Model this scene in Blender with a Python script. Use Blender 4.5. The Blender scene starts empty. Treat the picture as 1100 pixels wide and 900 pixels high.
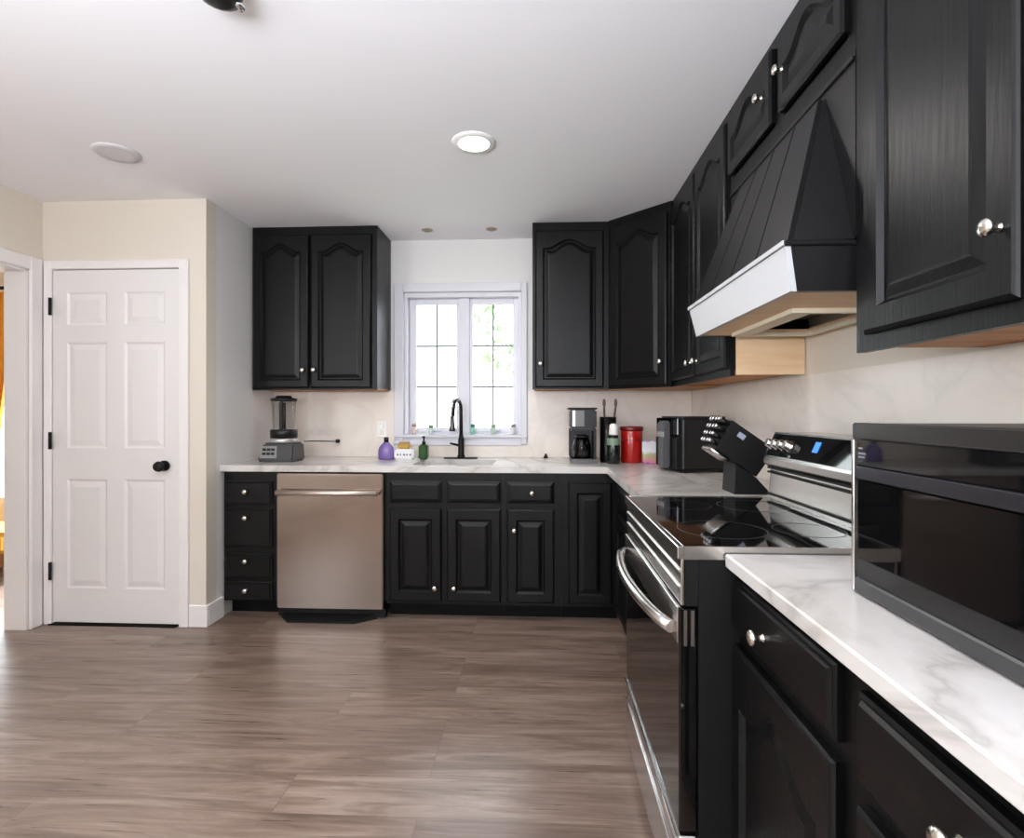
import bpy, bmesh, math, random
from mathutils import Vector, Matrix
random.seed(7)
S = bpy.context.scene
PI = math.pi

# ------------------------------------------------------------------ camera, world, lights, exposure
XL_ = -2.884
H = 2.4456                                   # ceiling height
cam_d = bpy.data.cameras.new('camera'); cam = bpy.data.objects.new('camera', cam_d); S.collection.objects.link(cam)
cam.location = (0, -3.843, 1.2254)
cam.rotation_euler = (PI/2, 0, math.radians(2.9255))
cam_d.lens = 587.02/1100*36; cam_d.sensor_width = 36; cam_d.shift_y = -7.287/1100; cam_d.clip_start = .05
S.camera = cam
S.view_settings.view_transform = 'Standard'; S.view_settings.look = 'None'
S.view_settings.gamma = 1; S.view_settings.use_curve_mapping = False
S.view_settings.exposure = 0.42
S.cycles.use_denoising = True; S.cycles.max_bounces = 10; S.cycles.diffuse_bounces = 6
S.cycles.sample_clamp_indirect = 8.0; S.cycles.caustics_reflective = False; S.cycles.caustics_refractive = False

W = bpy.data.worlds.new('sky'); S.world = W; W.use_nodes = True
wn = W.node_tree; bg = wn.nodes['Background']
bg.inputs['Color'].default_value = (.86, .93, 1, 1); bg.inputs['Strength'].default_value = 8.0

def light(name, kind, loc, energy, color=(1,1,1), rot=(0,0,0), size=1, size_y=None, **kw):
    d = bpy.data.lights.new(name, kind); d.energy = energy; d.color = color
    if kind == 'AREA':
        d.shape = 'RECTANGLE'; d.size = size; d.size_y = size_y or size
    if kind == 'POINT': d.shadow_soft_size = size
    o = bpy.data.objects.new(name, d); S.collection.objects.link(o); o.location = loc; o.rotation_euler = rot
    for k, v in kw.items(): setattr(d, k, v)
    return o
# daylight through the room's openings: glazed door behind the camera, far windows on the left, kitchen window
def portal(name, loc, rot, sx, sy):
    o = light(name, 'AREA', loc, 1, (1,1,1), rot, sx, sy); o.data.cycles.is_portal = True
portal('daylight_front_window', (0, -6.39, 1.5), (PI/2, 0, 0), 1.2, 1.2)
portal('daylight_side_window', (XL_-.12, -4.75, 1.5), (0, -PI/2, 0), 1.4, 1.8)
portal('daylight_left_room', (-4.65, .805, 1.31), (-PI/2, 0, 0), 1.5, 1.78)
portal('daylight_sink', (-.55, .125, 1.57), (-PI/2, 0, 0), .83, 1.01)
light('added_ceiling_fill', 'AREA', (-.75, -4.5, 1.45), 108, (.865,.91,1), (PI-.22, 0, 0), 1.3, .9)  # added unseen lamp behind the camera, aimed up to brighten the ceiling
sp_ = light('sunbeam_left_room', 'SPOT', (-6.0, 3.2, 4.0), 2600, (1,.95,.86)); sp_.rotation_euler = Vector((2.4,-3.6,-4.0)).to_track_quat('-Z','Y').to_euler(); sp_.data.spot_size = .62; sp_.data.shadow_soft_size = .05
# ceiling LED discs
for x, y in ((-.298,-1.386),):
    light('downlight_glow', 'AREA', (x, y, H-.03), 8, (1,.97,.94), (0,0,0), .17)

# ------------------------------------------------------------------ materials
def lin(c):
    f = lambda v: v/12.92 if v <= .04045 else ((v+.055)/1.055)**2.4
    return tuple(f(v/255) for v in c) + (1,)
def mat(name, rgb, rough=.5, metal=0, spec=.5, emit=None, estr=1, trans=0, ior=1.5, coat=0, alpha=1):
    m = bpy.data.materials.new(name); m.use_nodes = True
    b = m.node_tree.nodes['Principled BSDF']
    b.inputs['Base Color'].default_value = lin(rgb); b.inputs['Roughness'].default_value = rough
    b.inputs['Metallic'].default_value = metal; b.inputs['Specular IOR Level'].default_value = spec
    b.inputs['Transmission Weight'].default_value = trans; b.inputs['IOR'].default_value = ior
    b.inputs['Coat Weight'].default_value = coat; b.inputs['Alpha'].default_value = alpha
    if emit:
        b.inputs['Emission Color'].default_value = lin(emit); b.inputs['Emission Strength'].default_value = estr
    return m
def N(m, t, **kw):
    n = m.node_tree.nodes.new(t)
    for k, v in kw.items(): setattr(n, k, v)
    return n
def L(m, a, b): m.node_tree.links.new(a, b)
def B(m): return m.node_tree.nodes['Principled BSDF']
def coords(m, scale=(1,1,1), rot=(0,0,0), loc=(0,0,0)):
    tc = N(m, 'ShaderNodeTexCoord'); mp = N(m, 'ShaderNodeMapping')
    mp.inputs['Scale'].default_value = scale; mp.inputs['Rotation'].default_value = rot; mp.inputs['Location'].default_value = loc
    L(m, tc.outputs['Object'], mp.inputs['Vector']); return mp.outputs['Vector']
def ramp(m, fac, stops):
    r = N(m, 'ShaderNodeValToRGB'); e = r.color_ramp.elements
    e[0].position, e[0].color = stops[0][0], lin(stops[0][1]); e[1].position, e[1].color = stops[-1][0], lin(stops[-1][1])
    for p, c in stops[1:-1]:
        x = e.new(p); x.color = lin(c)
    L(m, fac, r.inputs['Fac']); return r.outputs['Color']
def noise(m, vec, scale=1, detail=4, rough=.5, dist=0):
    n = N(m, 'ShaderNodeTexNoise'); n.inputs['Scale'].default_value = scale; n.inputs['Detail'].default_value = detail
    n.inputs['Roughness'].default_value = rough; n.inputs['Distortion'].default_value = dist
    L(m, vec, n.inputs['Vector']); return n.outputs['Fac']
def bump(m, h, strength=.2, dist=.01):
    b = N(m, 'ShaderNodeBump'); b.inputs['Strength'].default_value = strength; b.inputs['Distance'].default_value = dist
    L(m, h, b.inputs['Height']); L(m, b.outputs['Normal'], B(m).inputs['Normal'])
def black_oak(name, scale, rough=.34):
    m = mat(name, (15,15,15), rough, 0, .25)
    v = coords(m, scale); f = noise(m, v, 1, 6, .65, .4)
    L(m, ramp(m, f, [(.3,(6,6,7)), (.55,(10,10,10)), (.75,(17,16,16))]), B(m).inputs['Base Color'])
    mr = N(m, 'ShaderNodeMapRange'); mr.inputs['To Min'].default_value = rough-.06; mr.inputs['To Max'].default_value = rough+.12
    L(m, f, mr.inputs['Value']); L(m, mr.outputs['Result'], B(m).inputs['Roughness'])
    bump(m, f, .22, .004); return m
M = {}
M['oak'] = black_oak('black stained oak upright grain', (70,70,5))
M['oak_flat'] = black_oak('black stained oak lying grain', (6,6,80))
M['black_trim'] = mat('satin black paint', (9,9,9), .5, 0, .12)
M['hood_black'] = mat('satin black hood paint', (23,22,23), .36, 0, .3)
M['nickel'] = mat('brushed nickel', (226,220,210), .22, 1)
M['white_paint'] = mat('white trim paint', (232,228,226), .4)
M['door_paint'] = mat('white door paint', (226,223,221), .42)
M['wall_cream'] = mat('cream wall paint', (217,209,196), .75)
M['wall_grey'] = mat('pale grey wall paint', (223,221,219), .75)
for k in ('wall_cream', 'wall_grey'):
    bump(M[k], noise(M[k], coords(M[k], (160,160,160)), 1, 2), .05, .002)
M['ceiling'] = mat('white ceiling paint', (240,239,241), .85)
bump(M['ceiling'], noise(M['ceiling'], coords(M['ceiling'], (120,120,120)), 1, 2), .05, .002)
def planks():
    m = mat('grey brown plank floor', (140,118,104), .3, 0, .75)
    v = coords(m, (1,1,1), (0,0,0), (.37,.05,0))
    br = N(m, 'ShaderNodeTexBrick'); br.offset = .37; br.offset_frequency = 3; br.squash = 1
    br.inputs['Scale'].default_value = 1; br.inputs['Brick Width'].default_value = 1.22; br.inputs['Row Height'].default_value = .18
    br.inputs['Mortar Size'].default_value = .0012; br.inputs['Mortar Smooth'].default_value = .2; br.inputs['Bias'].default_value = 0
    br.inputs['Color1'].default_value = (0,0,0,1); br.inputs['Color2'].default_value = (1,1,1,1); br.inputs['Mortar'].default_value = (.5,.5,.5,1)
    L(m, v, br.inputs['Vector'])
    # each plank shifts the grain by its own value
    mul = N(m, 'ShaderNodeVectorMath', operation='MULTIPLY'); mul.inputs[1].default_value = (13.7, 5.1, 3.3)
    L(m, br.outputs['Color'], mul.inputs[0])
    v2 = coords(m, (1.5, 13, 1)); add = N(m, 'ShaderNodeVectorMath', operation='ADD'); L(m, v2, add.inputs[0]); L(m, mul.outputs[0], add.inputs[1])
    g1 = noise(m, add.outputs[0], 1.0, 10, .68, 1.1)
    v3 = coords(m, (3.0, 90, 1)); add3 = N(m, 'ShaderNodeVectorMath', operation='ADD'); L(m, v3, add3.inputs[0]); L(m, mul.outputs[0], add3.inputs[1])
    g2 = noise(m, add3.outputs[0], 1.0, 5, .6, .2)
    c1 = ramp(m, g1, [(.3,(70,52,44)), (.43,(114,92,80)), (.55,(148,126,113)), (.68,(178,158,147))])
    c2 = ramp(m, g2, [(.3,(108,92,80)), (.55,(142,122,108)), (.75,(158,140,126))])
    mx = N(m, 'ShaderNodeMix', data_type='RGBA'); mx.inputs['Factor'].default_value = .38; L(m, c1, mx.inputs['A']); L(m, c2, mx.inputs['B'])
    tone = ramp(m, br.outputs['Color'], [(0,(206,200,196)), (1,(255,255,255))])
    m2 = N(m, 'ShaderNodeMix', data_type='RGBA', blend_type='MULTIPLY'); m2.inputs['Factor'].default_value = .55
    L(m, mx.outputs['Result'], m2.inputs['A']); L(m, tone, m2.inputs['B'])
    m3 = N(m, 'ShaderNodeMix', data_type='RGBA'); L(m, br.outputs['Fac'], m3.inputs['Factor']); L(m, m2.outputs['Result'], m3.inputs['A']); m3.inputs['B'].default_value = lin((112,92,81))
    L(m, m3.outputs['Result'], B(m).inputs['Base Color'])
    mr = N(m, 'ShaderNodeMapRange'); mr.inputs['To Min'].default_value = .22; mr.inputs['To Max'].default_value = .38
    L(m, g2, mr.inputs['Value']); L(m, mr.outputs['Result'], B(m).inputs['Roughness'])
    bump(m, g2, .12, .002); return m
M['floor'] = planks()
def marble(name, base, vein, warm, s=1.0, rough=.22):
    m = mat(name, base, rough)
    v = coords(m, (1.1*s, .8*s, 1.0*s), (.2,.1,.6))
    n1 = noise(m, v, 1.5, 6, .55, 1.4)
    sub = N(m, 'ShaderNodeMath', operation='SUBTRACT'); sub.inputs[1].default_value = .5; L(m, n1, sub.inputs[0])
    ab = N(m, 'ShaderNodeMath', operation='ABSOLUTE'); L(m, sub.outputs[0], ab.inputs[0])
    c = ramp(m, ab.outputs[0], [(0,vein), (.018,warm), (.06,base), (1,base)])
    n2 = noise(m, coords(m, (2.2,2.2,2.2)), 1, 4)
    c2 = ramp(m, n2, [(.35,(236,232,226)), (.65,(255,255,255))])
    mx = N(m, 'ShaderNodeMix', data_type='RGBA', blend_type='MULTIPLY'); mx.inputs['Factor'].default_value = .7
    L(m, c, mx.inputs['A']); L(m, c2, mx.inputs['B']); L(m, mx.outputs['Result'], B(m).inputs['Base Color']); return m
M['marble'] = marble('white veined quartz', (216,213,210), (186,182,178), (203,199,195))
M['splash'] = marble('pale veined splashback slab', (232,224,215), (224,216,208), (229,221,212), 1.2, .3)
def steel(name, rgb, rough, sc):
    m = mat(name, rgb, rough, 1); f = noise(m, coords(m, sc), 1, 1)
    mr = N(m, 'ShaderNodeMapRange'); mr.inputs['To Min'].default_value = rough-.01; mr.inputs['To Max'].default_value = rough+.03
    L(m, f, mr.inputs['Value']); L(m, mr.outputs['Result'], B(m).inputs['Roughness']); return m
M['steel'] = steel('brushed stainless steel', (205,200,196), .24, (3,3,700))
M['steel_dw'] = mat('warm brushed stainless steel', (160,147,139), .2, 1)
B(M['steel_dw']).inputs['Anisotropic'].default_value = .6
M['steel_dark'] = mat('dark grey metal', (86,84,84), .32, 1)
M['chrome'] = mat('polished chrome', (235,235,238), .08, 1)
M['black_glass'] = mat('black ceramic glass', (8,8,9), .04, 0, .6)
M['oven_glass'] = mat('black oven glass', (10,9,9), .05, 0, .7)
M['mw_glass'] = mat('black glass of countertop oven', (9,9,10), .04, 0, .5)
M['black_plastic'] = mat('black plastic', (13,13,14), .35, 0, .35)
M['black_matte'] = mat('matte black', (10,10,10), .55, 0, .3)
M['grey_plastic'] = mat('dark grey plastic', (52,51,52), .38)
M['silver_plastic'] = mat('silver plastic', (188,186,184), .3, .7)
M['white_plastic'] = mat('white plastic', (238,236,232), .4)
def thin_glass(name, tint=(1,1,1), glossy=.1, op=0.0):
    m = bpy.data.materials.new(name); m.use_nodes = True; nt = m.node_tree; nt.nodes.clear()
    o = nt.nodes.new('ShaderNodeOutputMaterial'); t = nt.nodes.new('ShaderNodeBsdfTransparent'); g = nt.nodes.new('ShaderNodeBsdfGlossy')
    t.inputs['Color'].default_value = tint + (1,); g.inputs['Roughness'].default_value = .03
    mx = nt.nodes.new('ShaderNodeMixShader'); fr = nt.nodes.new('ShaderNodeFresnel'); fr.inputs['IOR'].default_value = 1.45
    ge = nt.nodes.new('ShaderNodeNewGeometry'); iv = nt.nodes.new('ShaderNodeMath'); iv.operation = 'SUBTRACT'; iv.inputs[0].default_value = 1
    nt.links.new(ge.outputs['Backfacing'], iv.inputs[1]); mu = nt.nodes.new('ShaderNodeMath'); mu.operation = 'MULTIPLY'
    nt.links.new(fr.outputs[0], mu.inputs[0]); nt.links.new(iv.outputs[0], mu.inputs[1]); nt.links.new(mu.outputs[0], mx.inputs[0]); nt.links.new(t.outputs[0], mx.inputs[1]); nt.links.new(g.outputs[0], mx.inputs[2]); nt.links.new(mx.outputs[0], o.inputs[0])
    return m
M['window_glass'] = thin_glass('window glass', (.97,.98,.98))
M['jar_glass'] = thin_glass('clear jar plastic', (.86,.86,.86))
M['carafe_glass'] = thin_glass('smoked carafe glass', (.45,.43,.42))
M['vinyl'] = mat('white vinyl window frame', (214,213,220), .35)
M['muntin'] = mat('grey window grille', (126,126,130), .5)
def oakraw(name, a, b):
    m = mat(name, a, .55); f = noise(m, coords(m, (4,40,40)), 1, 4)
    L(m, ramp(m, f, [(.3,a), (.7,b)]), B(m).inputs['Base Color']); return m
M['raw_oak'] = oakraw('raw honey oak underside', (176,112,56), (205,142,82))
M['pale_wood'] = oakraw('pale wood panel', (228,190,148), (238,208,170))
M['liner'] = mat('cream hood liner', (226,214,190), .5)
M['hood_white'] = mat('white satin hood lip', (190,190,192), .4)
M['hole'] = mat('dark vent opening', (70,58,38), .8)

# ------------------------------------------------------------------ mesh helpers
ROOT = {}                                     # object -> world origin of its mesh coordinates
class MB:
    def __init__(s): s.bm = bmesh.new()
    def _mark(s, old, smooth):
        for f in s.bm.faces:
            if f not in old: f.smooth = smooth
    def box(s, x0, x1, y0, y1, z0, z1, bev=0, seg=1, mtx=None):
        t = bmesh.new(); bmesh.ops.create_cube(t, size=1)
        for v in t.verts:
            v.co = Vector(((x0+x1)/2+v.co.x*(x1-x0), (y0+y1)/2+v.co.y*(y1-y0), (z0+z1)/2+v.co.z*(z1-z0)))
        if bev: bmesh.ops.bevel(t, geom=t.edges[:], offset=bev, segments=seg, affect='EDGES', clamp_overlap=True)
        return s._join(t, mtx, False)
    def _join(s, t, mtx=None, smooth=False):
        if mtx: bmesh.ops.transform(t, matrix=mtx, verts=t.verts)
        mp = {v: s.bm.verts.new(v.co) for v in t.verts}
        for f in t.faces:
            try:
                n = s.bm.faces.new([mp[v] for v in f.verts]); n.smooth = smooth or f.smooth
            except ValueError: pass
        t.free(); return s
    def lathe(s, prof, c=(0,0,0), axis=(0,0,1), seg=24, sx=1, sy=1, cap=True):
        """prof: list of (radius, height) along axis"""
        t = bmesh.new(); rings = []
        for r, z in prof:
            if r < 1e-6: rings.append([t.verts.new((0,0,z))])
            else: rings.append([t.verts.new((r*sx*math.cos(2*PI*k/seg), r*sy*math.sin(2*PI*k/seg), z)) for k in range(seg)])
        for a, b in zip(rings, rings[1:]):
            for k in range(seg):
                j = (k+1) % seg
                if len(a) == 1 and len(b) == 1: continue
                if len(a) == 1: f = t.faces.new((a[0], b[j], b[k]))
                elif len(b) == 1: f = t.faces.new((a[k], a[j], b[0]))
                else: f = t.faces.new((a[k], a[j], b[j], b[k]))
                f.smooth = True
        if cap:
            for r, fl in ((rings[0], True), (rings[-1], False)):
                if len(r) > 1: t.faces.new(list(reversed(r)) if fl else r)
        q = Vector((0,0,1)).rotation_difference(Vector(axis).normalized()).to_matrix().to_4x4()
        return s._join(t, Matrix.Translation(c) @ q)
    def cyl(s, c, r, h, axis=(0,0,1), seg=24, bev=0):
        p = [(r,0),(r,h)] if not bev else [(r-bev,0),(r,bev),(r,h-bev),(r-bev,h)]
        return s.lathe(p, c, axis, seg)
    def tube(s, pts, r, seg=10, closed=False):
        t = bmesh.new(); pts = [Vector(p) for p in pts]; rings = []
        n = len(pts); rr = r if isinstance(r, (list, tuple)) else [r]*n
        up = None
        for i, p in enumerate(pts):
            d = (pts[min(i+1,n-1)] - pts[max(i-1,0)]).normalized()
            if up is None:
                up = Vector((0,0,1)) if abs(d.z) < .9 else Vector((1,0,0))
            a = d.cross(up).normalized(); b = a.cross(d).normalized(); up = b
            rings.append([t.verts.new(p + rr[i]*(a*math.cos(2*PI*k/seg) + b*math.sin(2*PI*k/seg))) for k in range(seg)])
        for a, b in zip(rings, rings[1:]):
            for k in range(seg):
                j = (k+1) % seg; f = t.faces.new((a[k], a[j], b[j], b[k])); f.smooth = True
        t.faces.new(list(reversed(rings[0]))); t.faces.new(rings[-1])
        bmesh.ops.recalc_face_normals(t, faces=t.faces)
        return s._join(t)
    def prism(s, poly, vec):
        """closed planar polygon extruded by vec"""
        t = bmesh.new(); vec = Vector(vec)
        a = [t.verts.new(p) for p in poly]; b = [t.verts.new(Vector(p)+vec) for p in poly]; n = len(a)
        t.faces.new(a); t.faces.new(list(reversed(b)))
        for i in range(n): t.faces.new((a[i], b[i], b[(i+1)%n], a[(i+1)%n]))
        bmesh.ops.recalc_face_normals(t, faces=t.faces)
        return s._join(t)
    def hexa(s, v8):
        """bottom four then top four corners"""
        t = bmesh.new(); v = [t.verts.new(p) for p in v8]
        for q in ((0,1,2,3),(4,5,6,7),(0,1,5,4),(1,2,6,5),(2,3,7,6),(3,0,4,7)): t.faces.new([v[i] for i in q])
        bmesh.ops.recalc_face_normals(t, faces=t.faces); return s._join(t)
    def sphere(s, c, r, sc=(1,1,1), seg=16):
        t = bmesh.new(); bmesh.ops.create_uvsphere(t, u_segments=seg, v_segments=seg//2, radius=r)
        for f in t.faces: f.smooth = True
        return s._join(t, Matrix.Translation(c) @ Matrix.Diagonal((*sc,1)))
    def rings(s, rings, fill=True, mtx=None):
        t = bmesh.new(); R = [[t.verts.new(p) for p in r] for r in rings]
        for a, b in zip(R, R[1:]):
            n = len(a)
            for k in range(n):
                j = (k+1) % n; t.faces.new((a[k], a[j], b[j], b[k]))
        if fill: t.faces.new(R[-1])
        t.faces.new(list(reversed(R[0])))
        return s._join(t, mtx)
    def build(s, name, m, parent=None, mtx=None):
        bm = s.bm
        if mtx: bmesh.ops.transform(bm, matrix=mtx, verts=bm.verts)
        if parent is not None: 
            inv = ROOT[parent.name].inverted(); bmesh.ops.transform(bm, matrix=inv, verts=bm.verts)
        me = bpy.data.meshes.new(name); bm.to_mesh(me); bm.free()
        me.materials.append(M[m] if isinstance(m, str) else m)
        o = bpy.data.objects.new(name, me); S.collection.objects.link(o)
        if parent is not None: o.parent = parent; ROOT[o.name] = ROOT[parent.name]
        else: ROOT[o.name] = Matrix.Identity(4)
        return o
def tag(o, label=None, cat=None, group=None, kind=None):
    if label: o['label'] = label
    if cat: o['category'] = cat
    if group: o['group'] = group
    if kind: o['kind'] = kind
    return o
def thing(name, loc, label, cat, group=None, rz=0):
    o = bpy.data.objects.new(name, None); S.collection.objects.link(o); o.location = loc; o.rotation_euler = (0,0,rz)
    o.empty_display_size = .05
    ROOT[o.name] = Matrix.Translation(loc) @ Matrix.Rotation(rz, 4, 'Z')
    return tag(o, label, cat, group)
def struct(name, mb, m, label, cat='structure', parent=None):
    o = mb.build(name, m, parent)
    if parent is None: tag(o, label, cat, None, 'structure')
    return o
def frame_m(o, u, n):
    """local (u along the face, v up, n outward) -> world"""
    u = Vector(u).normalized(); n = Vector(n).normalized(); v = Vector((0,0,1))
    return Matrix(((u.x,v.x,n.x,o[0]),(u.y,v.y,n.y,o[1]),(u.z,v.z,n.z,o[2]),(0,0,0,1)))

# ------------------------------------------------------------------ room shell
XL, XR, PX, PY = -2.884, 1.06, -1.905, -.814
def bx(*a, **k): return MB().box(*a, **k)
fl = MB(); fl.box(XL-.13, XR+.1, -6.4, 1.0, -.1, 0); fl.box(-6.2, XL-.13, -3.1, 1.0, -.1, 0)
struct('floor', fl, 'floor', 'grey brown wood plank floor', 'floor')
fl = MB(); fl.box(XL-.13, XR+.1, -6.4, 1.0, H, H+.1); fl.box(-6.2, XL-.13, -3.1, 1.0, H, H+.1)
struct('ceiling', fl, 'ceiling', 'white ceiling', 'ceiling')
w = MB()
wx0, wx1, wz0, wz1 = -.965, -.13, 1.06, 2.075      # window hole
for a in ((PX-.1, wx0, 0, .12, 0, H), (wx1, XR+.1, 0, .12, 0, H), (wx0, wx1, 0, .12, 0, wz0), (wx0, wx1, 0, .12, wz1, H)): w.box(*a)
struct('wall_back', w, 'wall_grey', 'pale grey wall behind the sink', 'wall')
struct('wall_right', bx(XR, XR+.1, -6.4, 0, 0, H), 'wall_cream', 'cream wall on the right behind the range', 'wall')
w = MB()                                            # pantry front with its doorway
dx0, dx1, dz = -2.818, -2.057, 2.05
for a in ((XL, dx0, PY, PY+.1, 0, H), (dx1, PX, PY, PY+.1, 0, H), (dx0, dx1, PY, PY+.1, dz, H)): w.box(*a)
struct('wall_pantry', w, 'wall_cream', 'cream wall around the white pantry door', 'wall')
struct('wall_pantry_side', bx(PX-.1, PX, PY+.1, 0, 0, H), 'wall_grey', 'short wall beside the left counter', 'wall')
struct('wall_pantry_inside', bx(XL-.12, PX, .0, .1, 0, H), 'wall_cream', 'wall inside the pantry', 'wall')
OY0, OY1 = -2.2, -.904
w = MB()
for a in ((XL-.13, XL, OY1, PY+.1, 0, H), (XL-.13, XL, -6.4, -5.65, 0, H), (XL-.13, XL, -3.85, OY0, 0, H), (XL-.13, XL, -5.65, -3.85, 0, .8), (XL-.13, XL, -5.65, -3.85, 2.2, H), (XL-.13, XL, OY0, OY1, 2.03, H), (XL-.13, XL, PY+.1, 0, 0, H)): w.box(*a)
struct('wall_left', w, 'wall_cream', 'cream wall on the left with a cased opening', 'wall')
w = MB()
for a in ((XL-.13, -.6, -6.5, -6.4, 0, H), (.6, XR+.1, -6.5, -6.4, 0, H), (-.6, .6, -6.5, -6.4, 2.1, H), (-.6, .6, -6.5, -6.4, 0, .9)): w.box(*a)
struct('wall_front', w, 'wall_cream', 'wall behind the viewer with a window opening', 'wall')
w = MB()                                            # neighbouring room
for a in ((-6.2, -5.4, .7, .8, 0, H), (-3.9, XL-.13, .7, .8, 0, H), (-5.4, -3.9, .7, .8, 0, .42), (-5.4, -3.9, .7, .8, 2.2, H), (-6.3, -6.2, -3.0, .8, 0, H), (-6.2, XL-.13, -3.1, -3.0, 0, H)): w.box(*a)
struct('wall_left_room', w, 'wall_cream', 'far wall of the room through the opening', 'wall')
# trims
def casing(mb, x0, x1, zt, wd=.07, t=.018, y=PY):
    mb.box(x0-wd, x0, y-t, y, 0, zt+wd, .004); mb.box(x1, x1+wd, y-t, y, 0, zt+wd, .004); mb.box(x0, x1, y-t, y, zt, zt+wd, .004)
c = MB(); c.box(dx0-.047, dx0, PY-.018, PY-.0005, 0, dz+.05, .004); c.box(dx1, dx1+.055, PY-.018, PY-.0005, 0, dz+.05, .004); c.box(dx0, dx1, PY-.018, PY-.0005, dz, dz+.05, .004)
struct('trim_1', c, 'white_paint', 'white casing around the pantry door', 'trim')
c = MB(); c.box(XL+.0005, XL+.02, OY1, OY1+.072, 0, 2.105, .004); c.box(XL+.0005, XL+.02, OY0-.07, OY1, 2.03, 2.105, .004); c.box(XL+.0005, XL+.02, OY0-.07, OY0, 0, 2.03, .004)
c.box(XL-.13, XL+.0005, OY1-.012, OY1-.0005, 0, 2.02); c.box(XL-.13, XL, OY0, OY1-.012, 2.018, 2.0295)
struct('trim_2', c, 'white_paint', 'white casing around the opening at the left edge', 'trim')
def bboard(mb, x0, x1, y0, y1): mb.box(x0, x1, y0, y1, 0.0005, .125, .004); 
c = MB(); c.box(-2.0, PX+.016, PY-.016, PY-.0005, .0005, .125, .004); c.box(PX+.0005, PX+.016, PY-.0005, -.66, .0005, .125, .004)
struct('baseboard_pantry', c, 'white_paint', 'white baseboard wrapping the pantry corner', 'baseboard')
# pantry door (six panels)
dw, dh = dx1-dx0-.006, dz-.018
d = MB()
def panel_slab(mb, w, h, t, panels, mtx, depth=.007):
    """slab with recessed, raised-field panels cut in its front"""
    xs = sorted({0, w, *[p[0] for p in panels], *[p[1] for p in panels]}); zs = sorted({0, h, *[p[2] for p in panels], *[p[3] for p in panels]})
    tb = bmesh.new()
    isp = lambda a, b, c, e: any(abs(p[0]-a) < 1e-6 and abs(p[1]-b) < 1e-6 and abs(p[2]-c) < 1e-6 and abs(p[3]-e) < 1e-6 for p in panels)
    for i in range(len(xs)-1):
        for j in range(len(zs)-1):
            a, b, c_, e = xs[i], xs[i+1], zs[j], zs[j+1]
            if isp(a, b, c_, e):
                R = []
                for ins, n in ((0,t), (.010,t-depth), (.016,t-depth), (.045,t-.0015)):
                    R.append([tb.verts.new(p) for p in ((a+ins,c_+ins,n),(b-ins,c_+ins,n),(b-ins,e-ins,n),(a+ins,e-ins,n))])
                for r1, r2 in zip(R, R[1:]):
                    for k in range(4): tb.faces.new((r1[k], r1[(k+1)%4], r2[(k+1)%4], r2[k]))
                tb.faces.new(R[-1])
            else: tb.faces.new([tb.verts.new(p) for p in ((a,c_,t),(b,c_,t),(b,e,t),(a,e,t))])
    for q in (((0,0,0),(w,0,0),(w,0,t),(0,0,t)), ((w,0,0),(w,h,0),(w,h,t),(w,0,t)), ((w,h,0),(0,h,0),(0,h,t),(w,h,t)), ((0,h,0),(0,0,0),(0,0,t),(0,h,t)), ((0,0,0),(0,h,0),(w,h,0),(w,0,0))):
        tb.faces.new([tb.verts.new(p) for p in q])
    bmesh.ops.remove_doubles(tb, verts=tb.verts, dist=1e-5)
    mb._join(tb, mtx)
pl = []
for x0, x1 in ((.085,.325), (.43,.67)):
    for z0, z1 in ((.195,.825), (1.005,1.62-.005), (1.715,1.905)): pl.append((x0, x1, z0, z1))
panel_slab(d, dw, dh, .035, pl, frame_m((dx0+.003, PY+.03, .013), (1,0,0), (0,-1,0)))
door1 = struct('door_1', d, 'door_paint', 'white six-panel pantry door with black hinges', 'door')
for z in (1.834, 1.062, .311):
    MB().cyl((dx0+.002, PY-.024, z-.05), .0085, .1, seg=10).build('hinge', 'black_matte', door1)
k = MB(); k.cyl((dx1-.082, PY-.014, .92), .03, .011, (0,-1,0)); k.lathe([(.012,0),(.012,.03),(.026,.036),(.03,.05),(.026,.062),(0,.066)], (dx1-.082, PY-.016, .92), (0,-1,0))
k.build('door_knob', 'black_matte', door1)
MB().box(-2.83, -2.07, PY-.025, PY+.06, .0005, .006).build('threshold', 'black_trim', door1)

# window over the sink
c = MB(); y0 = -.022
c.box(wx0-.068, wx0, y0, -.0005, 1.0, wz1+.062, .004); c.box(wx1, wx1+.04, y0, -.0005, 1.0, wz1+.062, .004); c.box(wx0, wx1, y0, -.0005, wz1, wz1+.062, .004)
c.box(wx0, wx1, y0+.004, -.0005, .99, wz0-.012, .003)
struct('trim_3', c, 'vinyl', 'pale grey casing around the window over the sink', 'trim')
c = MB(); c.box(wx0-.06, wx1+.045, -.045, .105, wz0-.012, wz0+.008, .003)
sill = struct('trim_4', c, 'vinyl', 'white sill of the window over the sink', 'trim')
win = thing('window_1', (-.55,.06,1.06), 'white twin casement window over the sink', 'window'); win['kind'] = 'structure'
zb, zt = wz0+.009, wz1-.002
c = MB(); c.box(wx0+.002, wx0+.022, .004, .115, zb, zt); c.box(wx1-.022, wx1-.002, .004, .115, zb, zt); c.box(wx0+.022, wx1-.022, .004, .115, zt-.03, zt)
c.box(wx0+.022, wx1-.022, .06, .115, zb, zb+.012); c.box(-.575, -.505, .05, .115, zb+.012, zt-.03)
c.build('window_frame', 'vinyl', win)
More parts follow.
